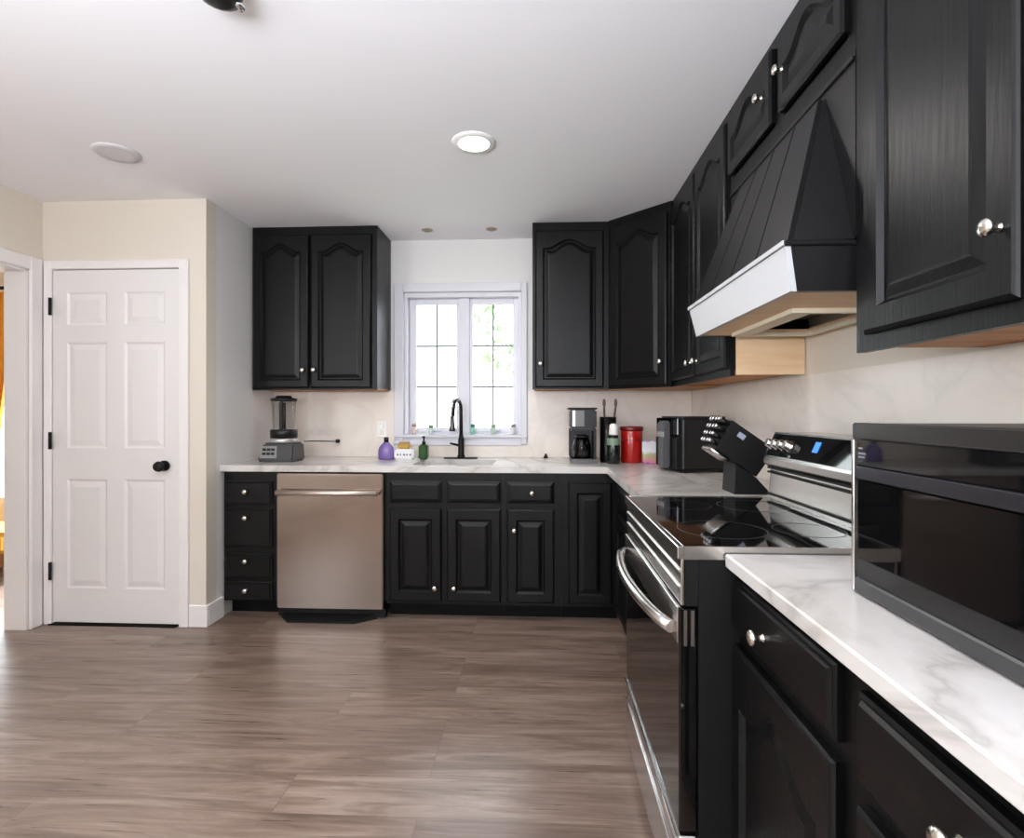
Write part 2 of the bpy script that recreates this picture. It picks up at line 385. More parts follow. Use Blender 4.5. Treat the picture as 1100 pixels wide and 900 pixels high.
for a, b in ((wx0+.023, -.5755), (-.5045, wx1-.023)):
    ga, gb = (a+.052, b-.024) if a < -.6 else (a+.024, b-.04)
    g0, g1 = zb+.045, zt-.075
    s = MB(); s.box(a, ga, .062, .108, zb+.013, zt-.031, .003); s.box(gb, b, .062, .108, zb+.013, zt-.031, .003)
    s.box(ga, gb, .062, .108, zb+.013, g0, .003); s.box(ga, gb, .062, .108, g1, zt-.031, .003)
    so = s.build('sash', 'vinyl', win)
    g = MB(); mx = (ga+gb)/2; g.box(mx-.007, mx+.007, .082, .088, g0, g1)
    for q in (1, 2):
        z = g0+(g1-g0)*q/3; g.box(ga, gb, .0815, .0875, z-.0075, z+.0075)
    g.build('muntin', 'muntin', so)
    MB().box(ga, gb, .092, .096, g0, g1).build('pane', 'window_glass', so)
    MB().box((a+b)/2-.05, (a+b)/2+.05, .045, .062, zb+.02, zb+.035, .004).build('crank_handle', 'vinyl', so)
# outdoors beyond the window
sd = mat('white lap siding', (236,236,232), .6)
wv = N(sd, 'ShaderNodeTexWave', bands_direction='Z', wave_profile='SAW'); wv.inputs['Scale'].default_value = 1.2; L(sd, coords(sd), wv.inputs['Vector']); bump(sd, wv.outputs['Fac'], .5, .03)
tag(MB().box(-6, -1.2, 6.0, 6.2, -.59, 5.5).build('neighbour_house_wall', sd), 'sunlit white sided wall of house outside the window', 'house')
gm = mat('sunlit grass', (176,180,164), .9)
tag(MB().box(-9, 9, 1.2, 14, -.7, -.6).build('lawn', gm), 'bright lawn outside the kitchen window', 'lawn', None, 'stuff')
lf = mat('leaf green', (98,124,76), .6)
def tree(x, y, r, zc, label, n=260):
    t = thing('tree', (x, y, -.6), label, 'tree')
    MB().tube([(x,y,-.59),(x+.05,y,.6),(x,y,zc)], [.09,.07,.03], 8).build('trunk', mat('bark', (96,78,62), .9), t)
    c = MB(); rnd = random.Random(3)
    for _ in range(n):
        while True:
            p = Vector((rnd.uniform(-1,1), rnd.uniform(-1,1), rnd.uniform(-1,1)))
            if .35 < p.length < 1: break
        q = Vector((x, y, zc)) + Vector((p.x*r, p.y*r, p.z*r*1.15)); a = Vector((rnd.uniform(-1,1), rnd.uniform(-1,1), rnd.uniform(-1,1))).normalized()
        b = a.orthogonal().normalized(); s = rnd.uniform(.04,.08)
        vs = [c.bm.verts.new(q+v) for v in (a*s*1.6, b*s*.7, -a*s*1.6, -b*s*.7)]; c.bm.faces.new(vs)
    c.build('crown', lf, t)
tree(-.38, 5.0, .85, 2.75, 'leafy green tree seen through right-hand window sash')

# ------------------------------------------------------------------ cabinet parts
def arch(s, hA):
    if hA == 0 or s <= .09 or s >= .91: return 0
    t = (s-.09)/.41 if s < .5 else (.91-s)/.41
    return hA*(.5-.5*math.cos(PI*min(1, t*1.0)))**.85
def door_mesh(w, h, t=.02, st=.055, hA=.05, n=20, rail=None):
    """raised panel door in local (u,v,n); hA = rise of the cathedral arch"""
    rb = st; rt = rail or st+.008
    def ring(ins, nz):
        x0, x1, b = st+ins, w-st-ins, rb+ins; top = h-rt-hA-ins
        pts = [(x0,b,nz), (x1,b,nz)]
        for k in range(n+1):
            s = 1-k/n; pts.append((x0+(x1-x0)*s, top+arch(s,hA)*(1 if ins < .02 else .98), nz))
        return pts
    def outer(ins, nz):
        pts = [(ins,ins,nz), (w-ins,ins,nz)]
        for k in range(n+1):
            s = 1-k/n; pts.append((ins+(w-2*ins)*s, h-ins, nz))
        return pts
    mb = MB()
    mb.rings([outer(0,0), outer(0,t-.007), outer(.004,t-.003), outer(.009,t), ring(-.006,t), ring(0,t-.007), ring(.004,t-.0115), ring(.010,t-.0115), ring(.030,t-.003), ring(.036,t-.002)])
    return mb
def slab_mesh(w, h, t=.02, field=True):
    def R(i, nz): return [(i,i,nz),(w-i,i,nz),(w-i,h-i,nz),(i,h-i,nz)]
    mb = MB()
    if field: mb.rings([R(0,0), R(0,t-.008), R(.006,t-.006), R(.010,t-.004), R(.024,t)])
    else: mb.rings([R(0,0), R(0,t-.009), R(.005,t-.006), R(.009,t-.006), R(.013,t)])
    return mb
def knob(parent, mtx, u, v, n=.02, s=1.0):
    k = MB(); k.lathe([(.0085*s,0),(.0085*s,.003),(.0055*s,.006),(.0055*s,.015),(.0135*s,.018),(.0155*s,.022),(.0145*s,.027),(.009*s,.0305),(0,.0315)], (u,v,n-.0005), (0,0,1), 18)
    return k.build('knob', 'nickel', parent, mtx)
def cab_door(parent, mtx, u0, v0, w, h, knob_uv=None, hA=.05, st=.055, m='oak'):
    d = door_mesh(w, h, hA=hA, st=st).build('door', m, parent, mtx @ Matrix.Translation((u0,v0,0)))
    if knob_uv: knob(d, mtx, knob_uv[0], knob_uv[1])
    return d
def cab_drawer(parent, mtx, u0, v0, w, h, knob_uv=None, field=True):
    d = slab_mesh(w, h, field=field).build('drawer_front', 'oak_flat', parent, mtx @ Matrix.Translation((u0,v0,0)))
    if knob_uv: knob(d, mtx, knob_uv[0], knob_uv[1])
    return d
UB, UT = 1.372, H-.002
# --- upper cabinets on the back wall
def upper_back(x0, x1, label, doors, knobs, bottom='raw_oak'):
    t = thing('upper_cabinet', ((x0+x1)/2, -.002, UB), label, 'cabinet')
    MB().box(x0, x1, -.307, -.002, UB+.012, UT).build('body', 'oak', t)
    f = MB(); f.box(x0, x1, -.326, -.3072, UB, UB+.04); f.box(x0, x1, -.326, -.3072, UT-.055, UT)
    f.box(x0, x0+.035, -.326, -.3072, UB+.04, UT-.055); f.box(x1-.035, x1, -.326, -.3072, UB+.04, UT-.055); f.box((x0+x1)/2-.02, (x0+x1)/2+.02, -.326, -.3072, UB+.04, UT-.055)
    f.build('face_frame', 'oak', t)
    MB().box(x0+.012, x1-.012, -.306, -.004, UB+.004, UB+.0115).build('bottom_panel', bottom, t)
    mt = frame_m((0,-.3265,0), (1,0,0), (0,-1,0))
    for (a, b), kk in zip(doors, knobs): cab_door(t, mt, a, UB+.012, b-a, 2.388-UB-.012, kk, .055)
    return t
upper_back(-1.895, -1.06, 'black two-door wall cabinet left of the sink window', ((-1.885,-1.515), (-1.497,-1.098)), ((-1.545,1.50), (-1.472,1.50)))
upper_back(-.048, .443, 'black single-door wall cabinet just right of the sink window', ((-.03,.405),), ((.005,1.535),))
# --- diagonal corner cabinet
A0, A1 = Vector((.445,-.326,0)), Vector((.765,-.646,0))
t = thing('upper_cabinet', (.8,-.25,UB), 'black diagonal wall cabinet set across the corner', 'cabinet')
poly = [(.447,-.003), (1.057,-.003), (1.057,-.644), (.772,-.644), (.447,-.319)]
MB().prism([(x,y,UB+.012) for x, y in poly], (0,0,UT-UB-.012)).build('body', 'oak', t)
MB().prism([(x*.97+.02,y*.97-.008,UB+.004) for x, y in poly], (0,0,.0075)).build('bottom_panel', 'raw_oak', t)
ud = (A1-A0).normalized(); nd = Vector((-ud.y, ud.x, 0)); nd = -nd if nd.dot(Vector((-1,-1,0))) < 0 else nd
mt = frame_m(A0+nd*.0005, ud, nd); wl = (A1-A0).length
f = MB(); 
for a in ((0,wl,UB,UB+.035), (0,wl,UT-.05,UT), (0,.03,UB+.035,UT-.05), (wl-.03,wl,UB+.035,UT-.05)): f.box(a[0],a[1],a[2],a[3],-.004,.012)
f.build('face_frame', 'oak', t, mt)
mt2 = frame_m(A0+nd*.0135, ud, nd)
cab_door(t, mt2, .022, UB+.012, wl-.044, 2.388-UB-.012, (wl-.055,1.52), .055)
# --- upper cabinets on the right wall
XF = .765
def upper_right(ya, yb, z0, label, doors, knobs, st=.055, hA=.055, zd0=None, zd1=2.395, under='raw_oak', kz=1.5, mull=None, rise=.012):
    """ya nearer the back wall; faces -X. doors: (far, near) y pairs"""
    t = thing('upper_cabinet', (XR-.002, (ya+yb)/2, z0), label, 'cabinet')
    MB().box(XF+.0195, XR-.002, yb, ya, z0+rise+.012, UT).build('body', 'oak', t)
    f = MB(); f.box(XF, XF+.019, yb, ya, z0, z0+.05); f.box(XF, XF+.019, yb, ya, UT-.05, UT)
    f.box(XF, XF+.019, yb, yb+.035, z0+.05, UT-.05); f.box(XF, XF+.019, ya-.035, ya, z0+.05, UT-.05)
    if mull: f.box(XF, XF+.019, mull-.03, mull+.03, z0+.05, UT-.05)
    f.build('face_frame', 'oak', t)
    MB().box(XF+.0195, XR-.004, yb+.008, ya-.008, z0+rise, z0+rise+.0115).build('bottom_panel', under, t)
    mt = frame_m((XF-.0005, ya, 0), (0,-1,0), (-1,0,0))
    for (a, b), kk in zip(doors, knobs):
        cab_door(t, mt, ya-a, zd0, a-b, zd1-zd0, (ya-kk[0], kk[1]) if kk else None, hA, st)
    return t
t = upper_right(-.650, -1.600, UB, 'black two-door wall cabinet between corner cabinet and range hood', ((-.665,-1.135), (-1.16,-1.588)), ((-1.09,1.47), (-1.205,1.47)), zd0=UB+.03, mull=-1.147)
MB().box(XF+.022, XR-.004, -1.606, -1.6005, UB+.004, 1.62).build('side_panel', 'pale_wood', t)
t['label'] = 'black two-door wall cabinet between corner cabinet and range hood, one side bare wood'
upper_right(-1.607, -2.478, 2.105, 'short black two-door wall cabinet above the range hood', ((-1.622,-2.028), (-2.082,-2.452)), ((-1.965,2.28), (-2.12,2.28)), hA=.06, st=.045, zd0=2.165, zd1=2.405, mull=-2.055)
upper_right(-2.4805, -3.42, 1.368, 'large black wall cabinet nearest the viewer at upper right', ((-2.535,-2.948), (-2.985,-3.39)), ((-2.918,1.525), None), st=.062, zd0=1.405, mull=-2.967)

# --- range hood
t = thing('range_hood', (1.0,-2.04,1.53), 'tapered black range hood with pale lip above the range', 'range hood')
yb0, yb1, yt0, yt1 = -2.455, -1.615, -2.325, -1.76    # near / far, bottom and top
zb_, zt_, xb_, xt_ = 1.648, 2.07, .612, .752
MB().box(.7645, XF+.004, -2.476, -1.612, 1.65, 2.104).build('back_board', 'hood_black', t)
MB().box(.757, .7642, -2.474, -1.615, 2.082, 2.094, .002).build('top_trim', 'hood_black', t)
bd = MB(); nb = 4
for i in range(nb):
    def yy(a, b, k): return a+(b-a)*k
    g = .010
    l0 = yy(yb1,yb0,i/nb)-(g if i else 0); l1 = yy(yb1,yb0,(i+1)/nb); u0 = yy(yt1,yt0,i/nb)-(g if i else 0); u1 = yy(yt1,yt0,(i+1)/nb)
    bd = MB(); th = .014
    bd.hexa([(xb_,l0,zb_),(xb_,l1,zb_),(xb_+th,l1,zb_),(xb_+th,l0,zb_),(xt_,u0,zt_),(xt_,u1,zt_),(xt_+th*.8,u1,zt_),(xt_+th*.8,u0,zt_)])
    bd.build('front_board', 'hood_black', t)
sb = MB(); sb.hexa([(xb_+.0145,yb1-.002,zb_),(xb_+.0145,yb0+.002,zb_),(.764,-2.474,zb_),(.764,-1.614,zb_),(xt_+.0112,yt1-.002,zt_),(xt_+.0112,yt0+.002,zt_),(.764,yt0-.008,zt_),(.764,yt1,zt_)])
sb.build('shell', 'hood_black', t)
MB().box(.596, XR-.003, -2.4745, -1.609, 1.634, 1.647, .003).build('ledge', 'hood_black', t)
def lipboard(name, m, a, b, c_, d_): MB().hexa([*a, *b]).build(name, m, t)
q0 = [(.622,-2.452,1.526), (.622,-1.632,1.526)]; q1 = [(.601,-2.466,1.6335), (.601,-1.612,1.6335)]
lp = MB(); lp.hexa([(.622,-2.452,1.526),(.622,-1.632,1.526),(.637,-1.632,1.526),(.637,-2.452,1.526),(.601,-2.466,1.6335),(.601,-1.612,1.6335),(.616,-1.612,1.6335),(.616,-2.466,1.6335)])
lp.box(.594, .602, -2.472, -1.609, 1.6345, 1.6465); lp.build('front_lip', 'hood_white', t)['label'] = 'white front lip'
for y, yt, s in ((-2.452,-2.466,1), (-1.632,-1.612,-1)):
    lp = MB(); lp.hexa([(.638,y,1.526),(1.055,y,1.526),(1.055,y+s*.015,1.526),(.638,y+s*.015,1.526),(.617,yt,1.6335),(1.055,yt,1.6335),(1.055,yt+s*.015,1.6335),(.617,yt+s*.015,1.6335)])
    lp.build('side_lip', 'hood_black', t)
u = MB(); a0, a1, b0, b1 = .79, 1.0, -2.20, -1.74       # underside with a vent opening
for a in ((.6375,a0,-2.4365,-1.6475), (a1,1.054,-2.4365,-1.6475), (a0,a1,-2.4365,b0), (a0,a1,b1,-1.6475)): u.box(a[0],a[1],a[2],a[3],1.5275,1.5375)
u.build('underside', 'pale_wood', t)['label'] = 'pale wood underside'
v = MB(); v.box(a0-.06, a0, b0-.02, b1+.02, 1.513, 1.527); v.box(a1, a1+.02, b0-.02, b1+.02, 1.513, 1.527); v.box(a0, a1, b1, b1+.02, 1.513, 1.527); v.box(a0, a1, b0-.02, b0, 1.513, 1.527)
v.build('vent_frame', 'liner', t)
MB().box(a0-.01, a1+.01, b0-.01, b1+.01, 1.575, 1.585).build('vent_filter', 'hole', t)

# --- base cabinets on the back wall
CF = -.65; CZ = .91; CT = .873
mtb = frame_m((0,CF-.0005,0), (1,0,0), (0,-1,0))
def base_back(name, x0, x1, label, cat='cabinet', hollow=False):
    t = thing(name, ((x0+x1)/2, -.1, 0), label, cat)
    b = MB()
    if hollow:
        b.box(x0, x0+.018, CF+.02, -.004, .095, CT-.001); b.box(x1-.018, x1, CF+.02, -.004, .095, CT-.001); b.box(x0+.018, x1-.018, CF+.02, -.004, .095, .113); b.box(x0+.018, x1-.018, -.01, -.004, .113, CT-.001)
    else: b.box(x0, x1, CF+.02, -.004, .095, CT-.001)
    b.build('body', 'black_trim', t)
    MB().box(x0, x1, CF+.085, CF+.10, .0005, .0945).build('toe_kick', 'black_trim', t)
    MB().box(x0, x1, CF, CF+.0195, .095, CT-.001).build('face_frame', 'oak', t)
    return t
t = base_back('base_cabinet', -1.895, -1.572, 'narrow black base cabinet of four drawers left of the dishwasher')
for z0, z1, kz in ((.672,.815,.752), (.415,.652,.597), (.235,.382,.34), (.082+.02,.215,.165)):
    cab_drawer(t, mtb, -1.882, z0, .288, z1-z0, (-1.748, kz), False)
t = base_back('base_cabinet', -.905, -.214, 'wide black sink base cabinet with two doors under the sink', hollow=True)
for x0, x1, kx in ((-.885,-.577,-.613), (-.545,-.228,-.50)):
    cab_drawer(t, mtb, x0, .694, x1-x0, .128)
    cab_door(t, mtb, x0, .115, x1-x0, .545, (kx, .2), 0, .06)
t = base_back('base_cabinet', -.2135, .125, 'black base cabinet with one drawer above one door beside the sink cabinet')
cab_drawer(t, mtb, -.192, .694, .275, .128, (-.045,.757)); cab_door(t, mtb, -.192, .115, .275, .545, (-.148,.54), 0, .06)
t = base_back('base_cabinet', .1255, .455, 'black base cabinet with one tall panel door in the inside corner')
cab_door(t, mtb, .165, .115, .25, .70, None, 0, .055)
# --- right run base cabinets
XB = .446
mtr = frame_m((XB-.0005, 0, 0), (0,-1,0), (-1,0,0))
def base_right(ya, yb, label, CT=.88):
    t = thing('base_cabinet', (XR-.1, (ya+yb)/2, 0), label, 'cabinet')
    MB().box(XB+.02, XR-.004, yb, ya, .095, CT-.001).build('body', 'black_trim', t)
    MB().box(XB+.085, XB+.10, yb, ya, .0005, .0945).build('toe_kick', 'black_trim', t)
    MB().box(XB, XB+.0195, yb, ya, .095, CT-.001).build('face_frame', 'oak', t)
    return t
t = base_right(-.7, -1.835, 'black base cabinet between inside corner and far side of the range', .873)
cab_door(t, mtr, .75, .115, .5, .55, None, .05); cab_door(t, mtr, 1.28, .115, .5, .55, None, .05); cab_drawer(t, mtr, .75, .694, .5, .128); cab_drawer(t, mtr, 1.28, .694, .5, .128)
t = base_right(-2.6, -3.047, 'black base cabinet on the near side of range, single drawer and arched door')
cab_drawer(t, mtr, 2.604, .742, .416, .115, (2.779,.795), False); cab_door(t, mtr, 2.604, .115, .416, .597, (2.99,.35), .07, .05)
t = base_right(-3.0475, -3.96, 'black base cabinet at lower right with a wide drawer, nearest the viewer')
cab_drawer(t, mtr, 3.076, .722, .42, .125, (3.27,.79), False); cab_drawer(t, mtr, 3.52, .722, .42, .125, (3.73,.79), False)
cab_door(t, mtr, 3.076, .115, .42, .577, (3.46,.35), .07, .05); cab_door(t, mtr, 3.52, .115, .42, .577, (3.56,.35), .07, .05)

# --- countertops, splashback, sink
c = MB(); sx0, sx1, sy0, sy1 = -.77, -.285, -.60, -.225; CY = -.68
XC = .383
for a in ((PX+.001, sx0, CY, -.001), (sx1, XC, CY, -.001), (sx0, sx1, CY, sy0), (sx0, sx1, sy1, -.001), (XC, XR-.001, CY, -.001)): c.box(a[0],a[1],a[2],a[3],CT,CZ)
c.box(XC, XR-.001, -1.838, CY, CT, CZ)
bmesh.ops.remove_doubles(c.bm, verts=c.bm.verts, dist=1e-5)
tag(c.build('countertop', 'marble'), 'white veined quartz countertop running along the window wall and around the corner', 'countertop')
tag(MB().box(.412, XR-.001, -3.97, -2.602, .88, CZ, .003).build('countertop', 'marble'), 'white veined quartz countertop under the black countertop oven', 'countertop')
c = MB(); c.box(PX+.001, wx0-.069, -.012, -.0005, CZ+.0005, UB-.001); c.box(wx1+.046, XR-.014, -.012, -.0005, CZ+.0005, UB-.001); c.box(wx0-.069, wx1+.046, -.012, -.0005, CZ+.0005, .988)
tag(c.build('backsplash', 'splash'), 'pale veined slab backsplash on the window wall', 'backsplash')
tag(MB().box(XR-.012, XR-.0005, -3.9, -.013, CZ+.0005, UB-.001).build('backsplash', 'splash'), 'pale slab backsplash along the right wall behind the range', 'backsplash')
t = thing('sink', (-.53,-.41,.7), 'stainless undermount sink below the window', 'sink')
b = MB(); z0 = .70
for a in ((sx0-.012,sx0,sy0-.012,sy1+.012), (sx1,sx1+.012,sy0-.012,sy1+.012), (sx0,sx1,sy0-.012,sy0), (sx0,sx1,sy1,sy1+.012)): b.box(a[0],a[1],a[2],a[3],z0,CT-.001)
b.box(sx0-.012, sx1+.012, sy0-.012, sy1+.012, z0-.01, z0); b.build('basin', 'steel', t)
MB().cyl((-.53,-.42,z0+.0005), .045, .004).build('drain', 'chrome', t)

# --- dishwasher
t = thing('dishwasher', (-1.24,-.3,0), 'stainless steel dishwasher left of the sink cabinet', 'dishwasher')
MB().box(-1.567, -.912, CF+.03, -.02, .1, CT-.003).build('body', 'black_matte', t)
d = MB().box(-1.562, -.924, CF-.022, CF+.029, .062, CT-.012, .006, 2).build('door', 'steel_dw', t)
b = MB(); b.tube([(-1.548,CF-.06,.752),(-.945,CF-.06,.752)], .0155, 14)
for x in (-1.535, -.958): b.tube([(x,CF-.021,.752),(x,CF-.06,.752)], .011, 10)
b.build('handle', mat('satin pale steel', (226,212,203), .42, .9), d)
k = MB(); k.box(-1.56, -.915, CF-.0, CF+.05, .0105, .058); k.hexa([(-1.47,CF-.085,.001),(-1.07,CF-.085,.001),(-.96,CF,.001),(-1.545,CF,.001),(-1.47,CF-.085,.008),(-1.07,CF-.085,.008),(-.98,CF,.03),(-1.53,CF,.03)])  # upright plate plus a low black wedge reaching forward over the floor
k.build('kick_plate_and_floor_wedge', 'black_matte', t)

# --- faucet
t = thing('faucet', (-0.540,-.13,CZ), 'black gooseneck faucet with chrome hose behind the sink', 'faucet')
MB().box(-.655, -.425, -.165, -.105, CZ+.0005, CZ+.007, .003).build('deck_plate', 'black_matte', t)
MB().lathe([(.026,0),(.026,.012),(.021,.02),(.021,.125),(.017,.135),(.015,.16)], (-0.537,-.135,CZ+.0065)).build('body', 'black_matte', t)
pts = [(-0.537,-.135,CZ+.15), (-0.538,-.135,1.2)]
for k in range(0, 9):
    a = PI*k/8; pts.append((-0.554+.016*math.cos(a), -.20+.065*math.cos(a), 1.245+.065*math.sin(a)))
pts += [(-0.573,-.266,1.20)]
MB().tube(pts, .0125, 12).build('neck', 'black_matte', t)
MB().tube([(-0.556+.016*math.cos(a*PI/10)-.006, -.20+.067*math.cos(a*PI/10)-.006, 1.247+.07*math.sin(a*PI/10)+.004) for a in range(1,11)], .0085, 10).build('hose', 'chrome', t)
MB().lathe([(.013,.10),(.014,.06),(.02,.015),(.021,0)][::-1], (-0.576,-.268,1.10)).build('spray_head', 'steel_dark', t)
MB().tube([(-0.557,-.135,CZ+.09),(-0.595,-.14,CZ+.10),(-0.612,-.14,CZ+.105)], [.009,.007,.006], 10).build('lever', 'black_matte', t)

# --- range
RX = .311; r0, r1 = -2.598, -1.842              # near, far
t = thing('range', (.7,-2.22,0), 'stainless and black slide-in electric range on right', 'range')
MB().box(RX+.045, XR-.015, r0+.002, r1-.002, .03, .905).build('body', 'black_matte', t)
for x, y in ((.42,r0+.06), (.42,r1-.06), (.95,r0+.06), (.95,r1-.06)): MB().cyl((x,y,.0005), .02, .029, seg=12).build('foot', 'black_plastic', t)
MB().box(RX+.012, .86, r0+.006, r1-.006, .9055, .922, .003).build('cooktop', 'black_glass', t)
f = MB(); f.box(RX-.002, RX+.0115, r0, r1, .895, .924, .002); f.box(RX+.0115, .86, r0, r0+.0055, .895, .924); f.box(RX+.0115, .86, r1-.0055, r1, .895, .924)
f.build('cooktop_frame', 'steel', t)
def ringmesh(mb, x, y, r, z):
    mb.lathe([(r-.0012,0),(r+.0012,0),(r+.0012,.0003),(r-.0012,.0003)], (x,y,z), seg=40, cap=False)
for x, y, r in ((.47,-2.4,.11), (.47,-2.03,.085), (.69,-2.4,.085), (.69,-2.03,.11)): rg = MB(); ringmesh(rg, x, y, r, .9222); rg.build('burner_ring', 'grey_plastic', t)
MB().box(RX+.0145, RX+.044, r0+.001, r1-.001, .79, .894).build('rail_body', 'black_matte', t)
f = MB(); f.box(RX+.006, RX+.014, r0+.001, r1-.001, .79, .894, .002)
f.box(RX+.001, RX+.006, r0+.01, r1-.01, .862, .868); f.box(RX+.001, RX+.006, r0+.01, r1-.01, .825, .831)
f.build('front_rail', 'steel', t)
d = MB().box(RX+.002, RX+.043, r0+.004, r1-.004, .278, .786, .004).build('oven_door', 'oven_glass', t)
f = MB(); f.box(RX-.002, RX+.0018, r0+.004, r1-.004, .705, .7865, .001); f.build('door_top', 'steel', d)
for xx_, yy_ in ((.012,r0), (.028,r0), (.012,r1-.0035), (.028,r1-.0035)): MB().box(RX+xx_, RX+xx_+.007, yy_, yy_+.0035, .70, .78).build('door_edge', 'steel', d)
pts = []
for k in range(17):
    s = k/16; y = r1-.035+(r0-r1+.07)*s; bow = math.sin(PI*s)**.6
    pts.append((RX-.008-.052*bow, y, .742-.012*(1-bow)))
b = MB(); b.tube(pts, .0145, 12); b.build('handle', 'steel', d)
dr = MB().box(RX+.002, RX+.043, r0+.004, r1-.004, .05, .268, .004).build('storage_drawer', 'steel', t)
f = MB(); f.box(RX-.006, RX+.0015, r0+.004, r1-.004, .256, .268, .002); f.box(RX-.003, RX+.0015, r0+.004, r1-.004, .195, .201, .001); f.build('drawer_lip', 'chrome', dr)
# backguard
def quad_prism(name, m, prof, ya, yb, par):
    return MB().prism([(x,ya,z) for x, z in prof], (0,yb-ya,0)).build(name, m, par)
bgp = quad_prism('backguard', 'steel', [(.815,.9225),(.98,.9225),(.98,1.155),(.84,1.155),(.80,1.065),(.80,1.045),(.825,1.025)], r0+.002, r1-.002, t)
cpn = Vector((-.09,0,.04)).normalized()
P0 = Vector((.801,0,1.068)); P1 = Vector((.8385,0,1.1525))
def onpanel(s, off): p = P0+(P1-P0)*s; n_ = Vector((-(P1-P0).z,0,(P1-P0).x)).normalized(); return p+n_*off
def panel_piece(name, m, s0, s1, y0_, y1_, off0, off1, par):
    a, b, c_, d_ = onpanel(s0,off0), onpanel(s1,off0), onpanel(s1,off1), onpanel(s0,off1)
    return MB().prism([(p.x,y0_,p.z) for p in (a,b,c_,d_)], (0,y1_-y0_,0)).build(name, m, par)
cp = panel_piece('control_panel', 'black_glass', .08, .95, r0+.02, r1-.02, .0005, .004, bgp)
M['display_blue'] = mat('blue lit display', (20,60,120), .3, emit=(60,130,235), estr=1.1)
panel_piece('display', 'display_blue', .42, .78, -2.195, -2.165, .0045, .006, bgp)['label'] = 'blue lit display'
n_ = Vector((-(P1-P0).z,0,(P1-P0).x)).normalized()
for y in (-1.882, -1.928, -1.974, -2.02, -2.46, -2.53):
    p = onpanel(.5, .0042); MB().lathe([(.019,0),(.019,.005),(.016,.007),(.0145,.022),(.012,.025)], (p.x,y,p.z), n_, 18).build('control_knob', 'steel', bgp)
for z0, z1 in ((1.012,1.018), (1.027,1.033)):
    MB().box(.809, .824, r0+.01, r1-.01, z0, z1).build('vent_slot', 'black_matte', bgp)
MB().box(.809, .8155, r0+.006, r1-.006, .935, .942).build('seam', 'black_matte', bgp)

# --- countertop oven / microwave near the viewer
t = thing('microwave_oven', (.549,-2.85,CZ), 'large black glass countertop oven in right foreground', 'microwave')
# local: x = depth (to the wall), y = minus along the front
Wd, Dp = .52, .38
def lb(name, m, x0, x1, y0_, y1_, z0, z1, par, bev=0, seg=1):
    mb = MB().box(x0,x1,y0_,y1_,z0,z1,bev,seg); mb2 = mb.build(name, m, None)
    mb2.parent = par; ROOT[mb2.name] = ROOT[par.name]; return mb2
lb('body', 'black_plastic', .022, Dp, -Wd, 0, .008, .296, t, .004)
for x in (.05, .33):
    for y in (-.04, -.48): lb('foot', 'black_matte', x-.015, x+.015, y-.015, y+.015, .0006, .0075, t)
bz = lb('bezel', 'steel_dark', .0, .0215, -Wd, -.0, .268, .297, t, .003)
lb('side_trim', 'steel', -.001, .0215, -.008, .0, .004, .2675, t, .001)
lb('side_trim', 'steel', -.001, .0215, -Wd, -Wd+.008, .004, .2675, t, .001)
cpnl = lb('control_strip', 'mw_glass', .002, .0215, -Wd+.0085, -.0085, .225, .2675, t)
M['faint_print'] = mat('faint grey print', (120,118,128), .5)
for z, w_ in ((.252,.012), (.243,.020), (.237,.017)): lb('printed_mark', 'faint_print', .0012, .0019, -.018-w_, -.018, z, z+.003, cpnl)
M['band'] = mat('grey polished band with blue reflection tint', (88,89,98), .2, .9)  # grey band; the bluish reflection on it is put into the base colour
dg = lb('glass_door', 'mw_glass', .003, .0215, -Wd+.0085, -.0085, .031, .197, t)
lb('door_band', 'band', .0015, .0215, -Wd+.0085, -.0085, .1985, .2235, t, .003)
lb('bottom_rail', 'grey_plastic', -.002, .0215, -Wd+.0085, -.0085, .004, .030, t, .003)

# ------------------------------------------------------------------ ceiling fittings
def disc(x, y, label, lit):
    t = thing('recessed_light', (x,y,H), label, 'light')
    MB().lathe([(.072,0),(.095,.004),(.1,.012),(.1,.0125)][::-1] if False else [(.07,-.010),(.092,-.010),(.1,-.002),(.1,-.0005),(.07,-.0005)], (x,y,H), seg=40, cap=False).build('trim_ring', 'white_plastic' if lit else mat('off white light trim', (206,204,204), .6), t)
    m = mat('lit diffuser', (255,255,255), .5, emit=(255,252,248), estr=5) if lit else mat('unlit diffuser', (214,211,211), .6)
    MB().cyl((x,y,H-.009), .0705, .0075, seg=40).build('diffuser', m, t)
disc(-.298, -1.386, 'lit round ceiling light in the middle of the ceiling', True)
disc(-1.985, -1.374, 'unlit round ceiling light on the left above the pantry door', False)
def puck(x, label):
    t = thing('small_ceiling_fitting', (x,-.214,H), label, 'ceiling fitting')
    br = mat('dull brass', (168,156,140), .4, .6)
    MB().lathe([(.034,-.004),(.038,-.002),(.038,-.0005)], (x,-.214,H), seg=24).build('flange', br, t)
    MB().lathe([(0,-.014),(.016,-.012),(.018,-.0042)], (x,-.214,H), seg=20).build('cap', br, t)
puck(-.754, 'small dull brass ceiling fitting nearer the two-door wall cabinet')
puck(-.322, 'small dull brass ceiling fitting nearer the single-door wall cabinet')
t = thing('pendant_lamp', (-.90,-2.38,H), 'black ceiling lamp cut off by the top edge', 'lamp')
MB().lathe([(.07,-.022),(.075,-.018),(.075,-.0005)], (-.90,-2.44,H), seg=32).build('canopy', 'black_matte', t)
MB().lathe([(.0,-.075),(.03,-.073),(.055,-.06),(.06,-.045),(.05,-.022)], (-.895,-2.358,H), seg=24).build('lamp_head', 'black_plastic', t)
MB().tube([(-.862,-2.345,H-.055),(-.848,-2.318,H-.068)], .010, 10).build('lamp_pivot', 'chrome', t)

